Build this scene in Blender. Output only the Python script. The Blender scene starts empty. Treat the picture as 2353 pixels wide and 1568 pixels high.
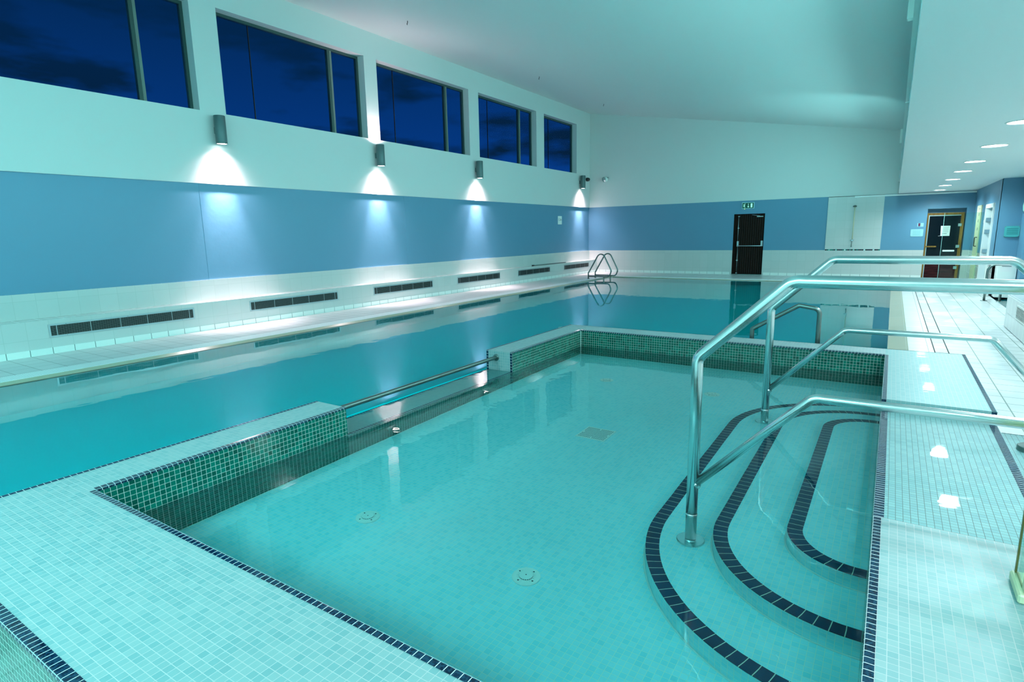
import bpy, math, random
from mathutils import Vector, Matrix
random.seed(7)
C = bpy.context.scene.collection
SC = bpy.context.scene

# ------------------------------------------------------------------ camera
cam_d = bpy.data.cameras.new('camera'); cam = bpy.data.objects.new('camera', cam_d); C.objects.link(cam)
R_ = (0.83805335, 0.54526361, -0.01881955); U_ = (-0.08397968, 0.16300358, 0.98304488); F_ = (-0.53908626, 0.8222636, -0.18239676)
cam.matrix_world = Matrix(((R_[0], U_[0], -F_[0], 0), (R_[1], U_[1], -F_[1], 0), (R_[2], U_[2], -F_[2], 1.5), (0, 0, 0, 1)))
cam_d.sensor_width = 36; cam_d.lens = 1324.7/2353*36; cam_d.clip_start = .02; cam_d.clip_end = 200
SC.camera = cam
SC.view_settings.view_transform = 'Standard'; SC.view_settings.look = 'None'
SC.view_settings.gamma = 1; SC.view_settings.use_curve_mapping = False
SC.view_settings.exposure = 1.0
SC.cycles.use_adaptive_sampling = True; SC.cycles.adaptive_threshold = .02
SC.cycles.max_bounces = 9; SC.cycles.diffuse_bounces = 4; SC.cycles.glossy_bounces = 4; SC.cycles.transmission_bounces = 6
SC.cycles.transparent_max_bounces = 8; SC.cycles.caustics_refractive = True; SC.cycles.caustics_reflective = False
SC.cycles.sample_clamp_indirect = 6; SC.cycles.blur_glossy = 0.5

# ------------------------------------------------------------------ world: night-blue sky with dark clouds
w = bpy.data.worlds.new('night_sky'); SC.world = w; w.use_nodes = True
nt = w.node_tree; N = nt.nodes; L = nt.links; N.clear()
tc = N.new('ShaderNodeTexCoord'); mp = N.new('ShaderNodeMapping'); mp.inputs['Scale'].default_value = (2.2, 2.2, 9)
nz = N.new('ShaderNodeTexNoise'); nz.inputs['Scale'].default_value = 2.0; nz.inputs['Detail'].default_value = 6; nz.inputs['Roughness'].default_value = .55
cr = N.new('ShaderNodeValToRGB'); cr.color_ramp.elements[0].position = .48; cr.color_ramp.elements[0].color = (.0008, .020, .092, 1)
cr.color_ramp.elements[1].position = .60; cr.color_ramp.elements[1].color = (.0008, .007, .018, 1)
sx = N.new('ShaderNodeSeparateXYZ'); r2 = N.new('ShaderNodeValToRGB')
r2.color_ramp.elements[0].position = .12; r2.color_ramp.elements[0].color = (1, 1, 1, 1)
r2.color_ramp.elements[1].position = .34; r2.color_ramp.elements[1].color = (0, 0, 0, 1)
mx = N.new('ShaderNodeMix'); mx.data_type = 'RGBA'; mx.inputs[6].default_value = (.0004, .0100, .032, 1)
bg = N.new('ShaderNodeBackground'); bg.inputs[1].default_value = 1.35; wo = N.new('ShaderNodeOutputWorld')
L.new(tc.outputs['Generated'], mp.inputs[0]); L.new(mp.outputs[0], nz.inputs[0]); L.new(nz.outputs[0], cr.inputs[0])
L.new(tc.outputs['Generated'], sx.inputs[0]); L.new(sx.outputs[2], r2.inputs[0])
L.new(r2.outputs[0], mx.inputs[0]); L.new(cr.outputs[0], mx.inputs[7]); L.new(mx.outputs[2], bg.inputs[0]); L.new(bg.outputs[0], wo.inputs[0])

# ------------------------------------------------------------------ key dimensions
XW, YF = -9.69, 20.28
ZB, ZT, ZS, ZW = 2.426, .833, 3.595, 5.268
DZ = .03                      # deck level above the water
X1, X2, X3, X5 = -3.751, -3.405, .03, .709
YO, Y0, YA, YB, Y3, Y4 = .514, 1.172, 2.853, 5.191, 6.877, 7.238
Y6, Y5 = 2.9, 5.055
H, HM, P = .219, .14, .0302
XP, XQ, YP, YN = -7.86, .055, 18.3, -5.5
SOF, XB = 2.43, .02
def zceil(x): return 4.155-.1676*x

# ------------------------------------------------------------------ lights
def area(name, loc, size, power, col, rot=(0, 0, 0), sy=None):
    l = bpy.data.lights.new(name, 'AREA'); l.energy = power; l.color = col; l.size = size
    if sy: l.shape = 'RECTANGLE'; l.size_y = sy
    o = bpy.data.objects.new(name, l); C.objects.link(o); o.location = loc; o.rotation_euler = rot
    return o
def spot(name, loc, power, col, angle, blend, rot=(0, 0, 0), r=.03):
    l = bpy.data.lights.new(name, 'SPOT'); l.energy = power; l.color = col; l.spot_size = math.radians(angle); l.spot_blend = blend; l.shadow_soft_size = r
    o = bpy.data.objects.new(name, l); C.objects.link(o); o.location = loc; o.rotation_euler = rot
    return o
AQ = (.36, .95, .95)          # ambient tint of the beam floods and fill panels
WARM = (1.0, .72, .78)
DAY = (.72, .98, 1.0)
FLOODS = [(-3.0, 2.80), (1.0, 2.80), (5.0, 2.80), (9.0, 2.80), (13.0, 2.80), (17.0, 2.80)]   # along the ceiling beam, drawn out into long strips to even the hall light
for y_, z_ in FLOODS:
    area('beam_flood_light', (XB-.026, y_, z_), .20, 27, AQ, (0, math.radians(90), 0), 3.9).data.spread = math.radians(125)
for y_ in (6.0, 14.2):   # small fittings on the beam turned towards the far wall
    area('far_flood_light', (XB-.05, y_, 3.25), .10, 14, AQ, (math.radians(84), 0, math.radians(35)), .26).data.spread = math.radians(100)
FILL_PANELS = [(-4.2, -3.4), (-1.4, -3.4)]  # unseen panels added behind the viewpoint to fill the hall with light
SLOPE = math.atan(.1676)
for px_, py_ in FILL_PANELS:
    area('hall_fill_light', (px_, py_, zceil(px_)-.07), 1.5, 190, AQ, (0, SLOPE, 0), 1.5)
SCONCES = [(5.83, 3.30), (9.47, 3.25), (13.14, 3.235), (19.45, 3.30)]
XSC = XW+.135
for y_, z_ in SCONCES:
    spot('sconce_down_light', (XSC, y_, z_-.245), 120, WARM, 100, 1.0, (0, 0, 0), .03)
    spot('sconce_core_light', (XSC, y_, z_-.245), 430, WARM, 50, 1.0, (0, 0, 0), .03)
    spot('sconce_spill_light', (XSC, y_, z_-.245), 34, WARM, 135, 1.0, (0, 0, 0), .03)
spot('sconce_up_light', (XSC, 9.47, 3.25+.245), 40, WARM, 170, 1.0, (math.pi, 0, 0), .05)
DOWN = [1.2, 3.2, 5.22, 7.24, 9.16, 11.17, 13.0, 15.08, 17.17, 19.2]
for y_ in DOWN:
    spot('soffit_light', (.92, y_, SOF-.03), 60 if y_ < 10 else 88, DAY, 165, .6, (0, 0, 0), .10)
for y_ in (0.2, 3.2, 6.2, 9.2, 12.2, 14.6):  # second row, out of view, added to brighten the right side
    spot('soffit_light', (3.1, y_, SOF-.03), 60 if y_ < 10 else 88, DAY, 165, .6, (0, 0, 0), .10)

# ------------------------------------------------------------------ materials
MATS = {}
def mat(name):
    m = bpy.data.materials.new(name); m.use_nodes = True; n = m.node_tree.nodes; n.clear()
    MATS[name] = m
    return m, n, m.node_tree.links
def principled(name, col, rough=.5, metal=0, bump=0, bscale=40, coat=0, emit=None, estr=0, spec=.5, transmission=0):
    m, n, l = mat(name)
    b = n.new('ShaderNodeBsdfPrincipled'); o = n.new('ShaderNodeOutputMaterial'); l.new(b.outputs[0], o.inputs[0])
    b.inputs['Base Color'].default_value = (*col, 1); b.inputs['Roughness'].default_value = rough; b.inputs['Metallic'].default_value = metal
    b.inputs['Coat Weight'].default_value = coat; b.inputs['Coat Roughness'].default_value = .03; b.inputs['Specular IOR Level'].default_value = spec
    b.inputs['Transmission Weight'].default_value = transmission
    if emit: b.inputs['Emission Color'].default_value = (*emit, 1); b.inputs['Emission Strength'].default_value = estr
    tcn = n.new('ShaderNodeTexCoord')
    nn = n.new('ShaderNodeTexNoise'); nn.inputs['Scale'].default_value = bscale; nn.inputs['Detail'].default_value = 4
    l.new(tcn.outputs['Object'], nn.inputs[0])
    if bump:
        bp = n.new('ShaderNodeBump'); bp.inputs['Strength'].default_value = bump; bp.inputs['Distance'].default_value = .01
        l.new(nn.outputs[0], bp.inputs['Height']); l.new(bp.outputs[0], b.inputs['Normal'])
    mr = n.new('ShaderNodeMapRange'); mr.inputs[3].default_value = max(0, rough-.05); mr.inputs[4].default_value = min(1, rough+.05)
    l.new(nn.outputs[0], mr.inputs[0]); l.new(mr.outputs[0], b.inputs['Roughness'])
    return m
def tiles(name, c1, c2, grout, w_, h_=None, mortar=.0016, rough=.15, bias=0, bump=.15, coat=0, offs=(0, 0), wet=False, wave=0, spots=None, rv=.6, spec=.5):
    """tile material on the metre-scaled UV map; brick texture picks a colour per tile"""
    m, n, l = mat(name); h_ = h_ or w_
    b = n.new('ShaderNodeBsdfPrincipled'); o = n.new('ShaderNodeOutputMaterial'); l.new(b.outputs[0], o.inputs[0])
    uv = n.new('ShaderNodeUVMap'); uv.uv_map = 'UVMap'; mp = n.new('ShaderNodeMapping'); mp.inputs['Location'].default_value = (offs[0]+10*w_*100, offs[1]+10*h_*100, 0)
    br = n.new('ShaderNodeTexBrick'); br.offset = 0; br.squash = 1
    br.inputs['Color1'].default_value = (*c1, 1); br.inputs['Color2'].default_value = (*c2, 1); br.inputs['Mortar'].default_value = (*grout, 1)
    br.inputs['Scale'].default_value = 1; br.inputs['Mortar Size'].default_value = mortar; br.inputs['Mortar Smooth'].default_value = .1
    br.inputs['Bias'].default_value = bias; br.inputs['Brick Width'].default_value = w_; br.inputs['Row Height'].default_value = h_
    l.new(uv.outputs[0], mp.inputs[0]); l.new(mp.outputs[0], br.inputs[0])
    b.inputs['Specular IOR Level'].default_value = spec
    colout = br.outputs[0]
    nz = n.new('ShaderNodeTexNoise'); nz.inputs['Scale'].default_value = 60; nz.inputs['Detail'].default_value = 3; l.new(mp.outputs[0], nz.inputs[0])
    if spots:
        vr = n.new('ShaderNodeTexVoronoi'); vr.inputs['Scale'].default_value = 95; l.new(mp.outputs[0], vr.inputs[0])
        rr = n.new('ShaderNodeValToRGB'); rr.color_ramp.elements[0].position = .42; rr.color_ramp.elements[0].color = (0, 0, 0, 1); rr.color_ramp.elements[1].position = .62; rr.color_ramp.elements[1].color = (1, 1, 1, 1)
        l.new(vr.outputs['Distance'], rr.inputs[0])
        mm = n.new('ShaderNodeMix'); mm.data_type = 'RGBA'; l.new(colout, mm.inputs[6]); mm.inputs[7].default_value = (*spots, 1)
        mt = n.new('ShaderNodeMath'); mt.operation = 'MULTIPLY'; l.new(rr.outputs[0], mt.inputs[0])
        inv = n.new('ShaderNodeMath'); inv.operation = 'SUBTRACT'; inv.inputs[0].default_value = .6; l.new(br.outputs['Fac'], inv.inputs[1]); inv.use_clamp = True
        l.new(inv.outputs[0], mt.inputs[1]); l.new(mt.outputs[0], mm.inputs[0]); colout = mm.outputs[2]
    l.new(colout, b.inputs['Base Color'])
    mr = n.new('ShaderNodeMapRange'); mr.inputs[3].default_value = rough; mr.inputs[4].default_value = rv
    l.new(br.outputs['Fac'], mr.inputs[0])
    rough_out = mr.outputs[0]
    if wet:   # puddles: large soft patches where a film of water makes the tile mirror-like
        n2 = n.new('ShaderNodeTexNoise'); n2.inputs['Scale'].default_value = 1.1; n2.inputs['Detail'].default_value = 3
        mp2 = n.new('ShaderNodeMapping'); mp2.inputs['Scale'].default_value = (1.6, .8, 1); l.new(uv.outputs[0], mp2.inputs[0]); l.new(mp2.outputs[0], n2.inputs[0])
        r3 = n.new('ShaderNodeMapRange'); r3.inputs[1].default_value = .42; r3.inputs[2].default_value = .5; r3.inputs[3].default_value = 0; r3.inputs[4].default_value = .4
        l.new(n2.outputs[0], r3.inputs[0]); l.new(r3.outputs[0], b.inputs['Coat Weight']); b.inputs['Coat Roughness'].default_value = .06
    else:
        b.inputs['Coat Weight'].default_value = coat; b.inputs['Coat Roughness'].default_value = .02
    l.new(rough_out, b.inputs['Roughness'])
    ad = n.new('ShaderNodeMath'); ad.operation = 'MULTIPLY_ADD'; ad.inputs[1].default_value = -1.0
    l.new(br.outputs['Fac'], ad.inputs[0])
    n3 = n.new('ShaderNodeTexNoise'); n3.inputs['Scale'].default_value = 25; l.new(mp.outputs[0], n3.inputs[0]); 
    m4 = n.new('ShaderNodeMath'); m4.operation = 'MULTIPLY'; m4.inputs[1].default_value = .25; l.new(n3.outputs[0], m4.inputs[0]); l.new(m4.outputs[0], ad.inputs[2])
    bp = n.new('ShaderNodeBump'); bp.inputs['Strength'].default_value = bump; bp.inputs['Distance'].default_value = .002
    l.new(ad.outputs[0], bp.inputs['Height']); l.new(bp.outputs[0], b.inputs['Normal'])
    if coat or wet:
        nw = n.new('ShaderNodeTexNoise'); nw.inputs['Scale'].default_value = 7; nw.inputs['Detail'].default_value = 2
        mw = n.new('ShaderNodeMapping'); mw.inputs['Scale'].default_value = (.5, 1.4, 1); l.new(uv.outputs[0], mw.inputs[0]); l.new(mw.outputs[0], nw.inputs[0])
        bw = n.new('ShaderNodeBump'); bw.inputs['Strength'].default_value = .12 if not wave else wave; bw.inputs['Distance'].default_value = .004
        l.new(nw.outputs[0], bw.inputs['Height']); l.new(bw.outputs[0], b.inputs['Coat Normal'])
    return m
def water(name, tint, bump, bscale, rough=0.0, stretch=(1, 1, 1)):
    m, n, l = mat(name)
    o = n.new('ShaderNodeOutputMaterial'); fr = n.new('ShaderNodeFresnel'); fr.inputs[0].default_value = 1.333
    gl = n.new('ShaderNodeBsdfGlossy'); gl.inputs['Roughness'].default_value = rough; gl.inputs[0].default_value = (1, 1, 1, 1)
    rf = n.new('ShaderNodeBsdfRefraction'); rf.inputs['IOR'].default_value = 1.333; rf.inputs['Roughness'].default_value = 0; rf.inputs[0].default_value = (*tint, 1)
    mx = n.new('ShaderNodeMixShader'); l.new(fr.outputs[0], mx.inputs[0]); l.new(rf.outputs[0], mx.inputs[1]); l.new(gl.outputs[0], mx.inputs[2]); l.new(mx.outputs[0], o.inputs[0])
    tcn = n.new('ShaderNodeTexCoord'); mp = n.new('ShaderNodeMapping'); mp.inputs['Scale'].default_value = stretch
    nn = n.new('ShaderNodeTexNoise'); nn.inputs['Scale'].default_value = bscale; nn.inputs['Detail'].default_value = 2
    bp = n.new('ShaderNodeBump'); bp.inputs['Strength'].default_value = 1; bp.inputs['Distance'].default_value = bump
    l.new(tcn.outputs['Object'], mp.inputs[0]); l.new(mp.outputs[0], nn.inputs[0]); l.new(nn.outputs[0], bp.inputs['Height'])
    for s in (fr, gl, rf): l.new(bp.outputs[0], s.inputs['Normal'])
    return m
def glass(name, tint, refl=1.45):
    m, n, l = mat(name)
    o = n.new('ShaderNodeOutputMaterial'); fr = n.new('ShaderNodeFresnel'); fr.inputs[0].default_value = refl
    gl = n.new('ShaderNodeBsdfGlossy'); gl.inputs['Roughness'].default_value = 0.01; tr = n.new('ShaderNodeBsdfTransparent'); tr.inputs[0].default_value = (*tint, 1)
    ge = n.new('ShaderNodeNewGeometry'); mu = n.new('ShaderNodeMath'); mu.operation = 'SUBTRACT'; mu.use_clamp = True   # reflect on the outer face only
    l.new(fr.outputs[0], mu.inputs[0]); l.new(ge.outputs['Backfacing'], mu.inputs[1])
    mx = n.new('ShaderNodeMixShader'); l.new(mu.outputs[0], mx.inputs[0]); l.new(tr.outputs[0], mx.inputs[1]); l.new(gl.outputs[0], mx.inputs[2]); l.new(mx.outputs[0], o.inputs[0])
    return m
def emissive(name, col, s):
    m, n, l = mat(name); e = n.new('ShaderNodeEmission'); e.inputs[0].default_value = (*col, 1); e.inputs[1].default_value = s
    o = n.new('ShaderNodeOutputMaterial'); l.new(e.outputs[0], o.inputs[0]); return m
def wood(name, c1, c2, scale, rough=.45):
    m, n, l = mat(name); b = n.new('ShaderNodeBsdfPrincipled'); o = n.new('ShaderNodeOutputMaterial'); l.new(b.outputs[0], o.inputs[0])
    tcn = n.new('ShaderNodeTexCoord'); mp = n.new('ShaderNodeMapping'); mp.inputs['Scale'].default_value = scale
    nn = n.new('ShaderNodeTexNoise'); nn.inputs['Scale'].default_value = 4; nn.inputs['Detail'].default_value = 5
    r = n.new('ShaderNodeValToRGB'); r.color_ramp.elements[0].position = .35; r.color_ramp.elements[0].color = (*c1, 1); r.color_ramp.elements[1].position = .65; r.color_ramp.elements[1].color = (*c2, 1)
    l.new(tcn.outputs['Object'], mp.inputs[0]); l.new(mp.outputs[0], nn.inputs[0]); l.new(nn.outputs[0], r.inputs[0]); l.new(r.outputs[0], b.inputs['Base Color']); b.inputs['Roughness'].default_value = rough; b.inputs['Specular IOR Level'].default_value = .12
    return m

PW = principled('white_paint', (.62, .66, .65), .6, bump=.04, bscale=30)
PC = principled('ceiling_paint', (.68, .74, .73), .7, bump=.03, bscale=20)
PB = principled('blue_paint', (.105, .265, .40), .38, bump=.22, bscale=9)
PS = principled('soffit_paint', (.88, .94, .94), .6, bump=.02, bscale=20)
TW = tiles('white_wall_tile', (.56, .59, .58), (.53, .57, .56), (.43, .48, .46), .25, .245, .003, .12, bump=.05, rv=.5)
TD = tiles('white_deck_tile', (.52, .56, .56), (.48, .53, .54), (.15, .21, .19), .245, .245, .005, .4, bump=.08, offs=(-.174+.0, 0), wet=True)
TL = tiles('cream_deck_tile', (.56, .58, .58), (.51, .54, .545), (.24, .26, .25), .25, .25, .0035, .3, bump=.06, offs=(.03, 0))
TK = tiles('skirting_tile', (.76, .82, .79), (.72, .79, .77), (.10, .16, .15), .25, .4, .004, .15, bump=.1, offs=(0, .2))
ML = tiles('pale_aqua_mosaic', (.29, .40, .41), (.18, .335, .355), (.50, .49, .49), P, None, .0013, .42, bias=-.25, bump=.25)
MW = tiles('wet_aqua_mosaic', (.19, .40, .41), (.14, .34, .36), (.07, .11, .10), P, None, .0012, .5, bias=-.1, bump=.15, coat=1, wave=.05)
MP = tiles('glossy_aqua_mosaic', (.22, .40, .41), (.17, .36, .38), (.42, .46, .45), P, None, .0012, .45, bias=-.1, bump=.15, coat=.12, wave=.1)
MU = tiles('turquoise_mosaic', (.50, .94, .98), (.30, .86, .93), (.85, .96, .88), P, None, .0013, .3, bias=-.3, bump=.2, spec=.04)
MG = tiles('green_mosaic', (.0, .065, .045), (.0, .155, .11), (.52, .62, .58), P, None, .0011, .12, bump=.35)
MN = tiles('navy_edge_tile', (.003, .010, .028), (.004, .022, .055), (.72, .78, .80), P, 4.0, .0014, .08, bump=.3, spots=(.015, .06, .11), offs=(0, 2))
MD = tiles('dark_nosing_tile', (.003, .022, .06), (.004, .03, .08), (.70, .76, .62), .058, 4.0, .002, .25, bump=.3, offs=(0, 2), spec=.04)
MB_ = tiles('pool_band_tile', (.02, .12, .25), (.03, .16, .30), (.5, .6, .65), .05, None, .003, .15)
PF = principled('pool_shell_tile', (.0, .76, .82), .5, spec=.04)
BE = tiles('beige_coping_tile', (.38, .385, .29), (.36, .37, .28), (.28, .30, .23), .25, 1.0, .002, .25, offs=(0, .5))
GRW = tiles('white_grating', (.80, .84, .84), (.77, .82, .82), (.42, .48, .48), .6, .018, .002, .3)
SS = principled('stainless_steel', (.74, .77, .77), .22, 1.0)
SD = principled('dull_steel', (.20, .26, .25), .3, 1.0)
GR = principled('grey_fitting', (.10, .16, .165), .45, .3)
FR = principled('window_frame_paint', (.035, .075, .07), .4)
FRL = principled('window_mullion_paint', (.16, .20, .18), .4)
BL = principled('black_plastic', (.008, .009, .01), .4)
WP = principled('white_plastic', (.78, .84, .80), .35)
IW = principled('underwater_white', (.95, .98, .93), .5, spec=.04)
CP = principled('cream_paint', (.66, .64, .42), .4)
AL = principled('aluminium', (.45, .55, .58), .35, .9)
DK = principled('dark_void', (.003, .006, .008), .8)
SL = principled('white_sealant', (.80, .90, .86), .5)
CY = principled('teal_plaque_glass', (.08, .42, .42), .12, coat=.6)
PL = principled('clear_plaque', (.34, .62, .66), .15, coat=.5)
INK = principled('dark_ink', (.03, .08, .10), .5)
PAP = principled('paper', (.80, .82, .80), .7)
WD = wood('dark_wood', (.004, .002, .0015), (.018, .007, .004), (22, 22, .8), .7)
WS = wood('sauna_wood', (.20, .10, .02), (.34, .19, .05), (14, 14, 1), .45)
WR = wood('sauna_bench_wood', (.012, .002, .004), (.06, .010, .012), (1, 6, 12), .5)
BLD = principled('blue_door_paint', (.06, .28, .45), .35)
MAG = principled('purple_print', (.12, .01, .06), .5)
GN = principled('green_sign', (.0, .09, .055), .3)
GNE = emissive('sign_green_lit', (.30, .95, .80), .55)
LAMP = emissive('lamp_diffuser', (1.0, 1.0, 1.0), 14)
LAMPW = emissive('spot_lamp_face', (1.0, .90, .86), 6)
PANEL = emissive('hall_fill_glow', AQ, 3.0)
LED = emissive('led_yellow', (.8, 1.0, .1), 1.5)
WM = water('main_pool_water', (.22, .98, 1.0), .0012, 3.0, .012, (1, .6, 1))
WSP = water('spa_water', (.68, .985, 1.0), .0012, 4.0, .0)
WPL = water('plunge_pool_water', (.5, .95, .95), .002, 4.0, .01)
GLW = glass('window_glass', (.80, .86, .95), 1.05)
GLS = glass('clear_glass', (.84, .95, .90), 1.45)
GLE = principled('glass_edge', (.35, .72, .66), .1)
GLD = principled('dark_sauna_glass', (.004, .008, .014), .04, spec=.3)

# ------------------------------------------------------------------ mesh builder
class MB:
    def __init__(s): s.v = []; s.f = []; s.uv = []; s.sm = []; s.mi = []
    def quad(s, pts, uv=None, sm=False, mi=0):
        b = len(s.v); s.v += [Vector(p) for p in pts]; s.f.append(list(range(b, b+len(pts)))); s.uv.append(uv); s.sm.append(sm); s.mi.append(mi); return s
    def faces(s, vs, fs, sm=False, mi=0):
        b = len(s.v); s.v += [Vector(p) for p in vs]
        for f in fs: s.f.append([b+i for i in f]); s.uv.append(None); s.sm.append(sm); s.mi.append(mi)
        return s
    def box(s, x0, x1, y0, y1, z0, z1, mi=0):
        vs = [(x, y, z) for z in (z0, z1) for y in (y0, y1) for x in (x0, x1)]
        return s.faces(vs, [(0, 2, 3, 1), (4, 5, 7, 6), (0, 1, 5, 4), (2, 6, 7, 3), (0, 4, 6, 2), (1, 3, 7, 5)], mi=mi)
    def rbox(s, x0, x1, y0, y1, z0, z1, r=.004, mi=0):
        """box with chamfered edges"""
        xs = (x0, x0+r, x1-r, x1); ys = (y0, y0+r, y1-r, y1); zs = (z0, z0+r, z1-r, z1)
        def V(a, b, c): return (xs[a], ys[b], zs[c])
        q = []
        q += [[V(1, 1, 0), V(1, 2, 0), V(2, 2, 0), V(2, 1, 0)], [V(1, 1, 3), V(2, 1, 3), V(2, 2, 3), V(1, 2, 3)]]
        q += [[V(1, 0, 1), V(2, 0, 1), V(2, 0, 2), V(1, 0, 2)], [V(2, 3, 1), V(1, 3, 1), V(1, 3, 2), V(2, 3, 2)]]
        q += [[V(0, 2, 1), V(0, 1, 1), V(0, 1, 2), V(0, 2, 2)], [V(3, 1, 1), V(3, 2, 1), V(3, 2, 2), V(3, 1, 2)]]
        for c, cc in ((0, 1), (3, 2)):
            q += [[V(1, 0, cc), V(2, 0, cc), V(2, 1, c), V(1, 1, c)], [V(1, 3, cc), V(2, 3, cc), V(2, 2, c), V(1, 2, c)],
                  [V(0, 1, cc), V(0, 2, cc), V(1, 2, c), V(1, 1, c)], [V(3, 1, cc), V(3, 2, cc), V(2, 2, c), V(2, 1, c)]]
            for a, aa in ((0, 1), (3, 2)):
                for b, bb in ((0, 1), (3, 2)): q.append([V(a, bb, cc), V(aa, b, cc), V(aa, bb, c)])
        for a, aa in ((0, 1), (3, 2)):
            for b, bb in ((0, 1), (3, 2)): q.append([V(a, bb, 1), V(aa, b, 1), V(aa, b, 2), V(a, bb, 2)])
        cen = Vector(((x0+x1)/2, (y0+y1)/2, (z0+z1)/2))
        for f in q:
            p = [Vector(t) for t in f]; nn = (p[1]-p[0]).cross(p[2]-p[0])
            if nn.dot((p[0]+p[1]+p[2])/3-cen) < 0: f = f[::-1]
            s.quad(f, mi=mi)
        return s
    def prism(s, outline, z0, z1, mi=0, cap=True, rev=False):
        n = len(outline); b = [(x, y, z0) for x, y in outline]; t = [(x, y, z1) for x, y in outline]
        fs = [(i, (i+1) % n, n+(i+1) % n, n+i) for i in range(n)]
        if cap: fs += [tuple(range(n-1, -1, -1)), tuple(range(n, 2*n))]
        return s.faces(b+t, fs, mi=mi)
    def ring(s, c, ax, r, seg, ph=0):
        ax = Vector(ax).normalized(); a = ax.orthogonal().normalized(); b = ax.cross(a)
        return [Vector(c)+a*math.cos(2*math.pi*i/seg+ph)*r+b*math.sin(2*math.pi*i/seg+ph)*r for i in range(seg)]
    def cyl(s, p0, p1, r0, r1=None, seg=24, cap=True, mi=0):
        r1 = r0 if r1 is None else r1; p0 = Vector(p0); p1 = Vector(p1); ax = p1-p0
        A = s.ring(p0, ax, r0, seg); B = s.ring(p1, ax, r1, seg); b = len(s.v); s.v += A+B
        for i in range(seg):
            j = (i+1) % seg; s.f.append([b+i, b+j, b+seg+j, b+seg+i]); s.uv.append(None); s.sm.append(True); s.mi.append(mi)
        if cap:
            b = len(s.v); s.v += A+B
            s.f.append([b+i for i in range(seg-1, -1, -1)]); s.f.append([b+seg+i for i in range(seg)])
            for _ in (0, 1): s.uv.append(None); s.sm.append(False); s.mi.append(mi)
        return s
    def lathe(s, c, ax, prof, seg=32, mi=0):
        """prof: list of (distance along the axis, radius)"""
        c = Vector(c); ax = Vector(ax).normalized()
        rg = lambda q: s.ring(c+ax*q[0], ax, max(q[1], 1e-5), seg)
        prev = None
        for k in range(len(prof)-1):      # rings are shared only along gentle bends, so corners stay crisp
            d = Vector((prof[k+1][0]-prof[k][0], prof[k+1][1]-prof[k][1]))
            if prev is not None and prev[0].length > 0 and d.length > 0 and prev[0].angle(d) < .6: b0 = prev[1]
            else: b0 = len(s.v); s.v += rg(prof[k])
            b1 = len(s.v); s.v += rg(prof[k+1])
            for i in range(seg):
                j = (i+1) % seg; s.f.append([b0+i, b0+j, b1+j, b1+i]); s.uv.append(None); s.sm.append(True); s.mi.append(mi)
            prev = (d, b1)
        return s
    def tube(s, path, r, seg=16, cap=True, mi=0, closed=False):
        pts = [Vector(p) for p in path]; n = len(pts); b = len(s.v); prev = None
        for i, p in enumerate(pts):
            if closed: t = (pts[(i+1) % n]-pts[i-1])
            else: t = (pts[min(i+1, n-1)]-pts[max(i-1, 0)])
            t.normalize()
            if prev is None: a = t.orthogonal().normalized()
            else: a = (prev-t*prev.dot(t)).normalized()
            prev = a; c = t.cross(a)
            s.v += [p+a*math.cos(2*math.pi*k/seg)*r+c*math.sin(2*math.pi*k/seg)*r for k in range(seg)]
        for i in range(n if closed else n-1):
            i2 = (i+1) % n
            for k in range(seg):
                j = (k+1) % seg; s.f.append([b+i*seg+k, b+i*seg+j, b+i2*seg+j, b+i2*seg+k]); s.uv.append(None); s.sm.append(True); s.mi.append(mi)
        if cap and not closed:
            s.f.append([b+k for k in range(seg-1, -1, -1)]); s.f.append([b+(n-1)*seg+k for k in range(seg)])
            for _ in (0, 1): s.uv.append(None); s.sm.append(False); s.mi.append(mi)
        return s
    def build(s, name, mats, parent=None, smooth=None):
        if not isinstance(mats, (list, tuple)): mats = [mats]
        off = Vector(parent['_o']) if parent is not None and '_o' in parent else Vector((0, 0, 0))
        me = bpy.data.meshes.new(name); me.from_pydata([tuple(v-off) for v in s.v], [], s.f)
        for m_ in mats: me.materials.append(m_)
        ul = me.uv_layers.new(name='UVMap')
        for pi, p in enumerate(me.polygons):
            p.use_smooth = s.sm[pi]; p.material_index = s.mi[pi]
            nn = p.normal; ax = max(range(3), key=lambda k: abs(nn[k]))
            for k, li in enumerate(p.loop_indices):
                if s.uv[pi] is not None: ul.data[li].uv = s.uv[pi][k]
                else:
                    q = s.v[s.f[pi][k]]
                    ul.data[li].uv = (q.x, q.y) if ax == 2 else ((q.y, q.z) if ax == 0 else (q.x, q.z))
        me.update()
        o = bpy.data.objects.new(name, me); C.objects.link(o)
        if parent is not None: o.parent = parent
        o['_o'] = tuple(off)
        return o
def struct(o): o['kind'] = 'structure'; return o
def tag(o, label, cat, group=None, kind=None):
    o['label'] = label; o['category'] = cat
    if group: o['group'] = group
    if kind: o['kind'] = kind
    return o
def thing(name, loc, label=None, cat=None, group=None):
    o = bpy.data.objects.new(name, None); C.objects.link(o); o.location = loc; o['_o'] = tuple(loc); o.empty_display_size = .1
    if label: tag(o, label, cat, group)
    return o
def dup(root, loc, label=None, group=None):
    def cp(o, par):
        c = o.copy(); C.objects.link(c); c.parent = par
        for ch in [x for x in kids.get(o.name, [])]: cp(ch, c)
        return c
    kids = {}
    for o in list(C.objects):
        if o.parent: kids.setdefault(o.parent.name, []).append(o)
    r = cp(root, None); r.location = loc
    if label: r['label'] = label
    if group: r['group'] = group
    return r
def plab(o, label): o['label'] = label; return o
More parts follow.
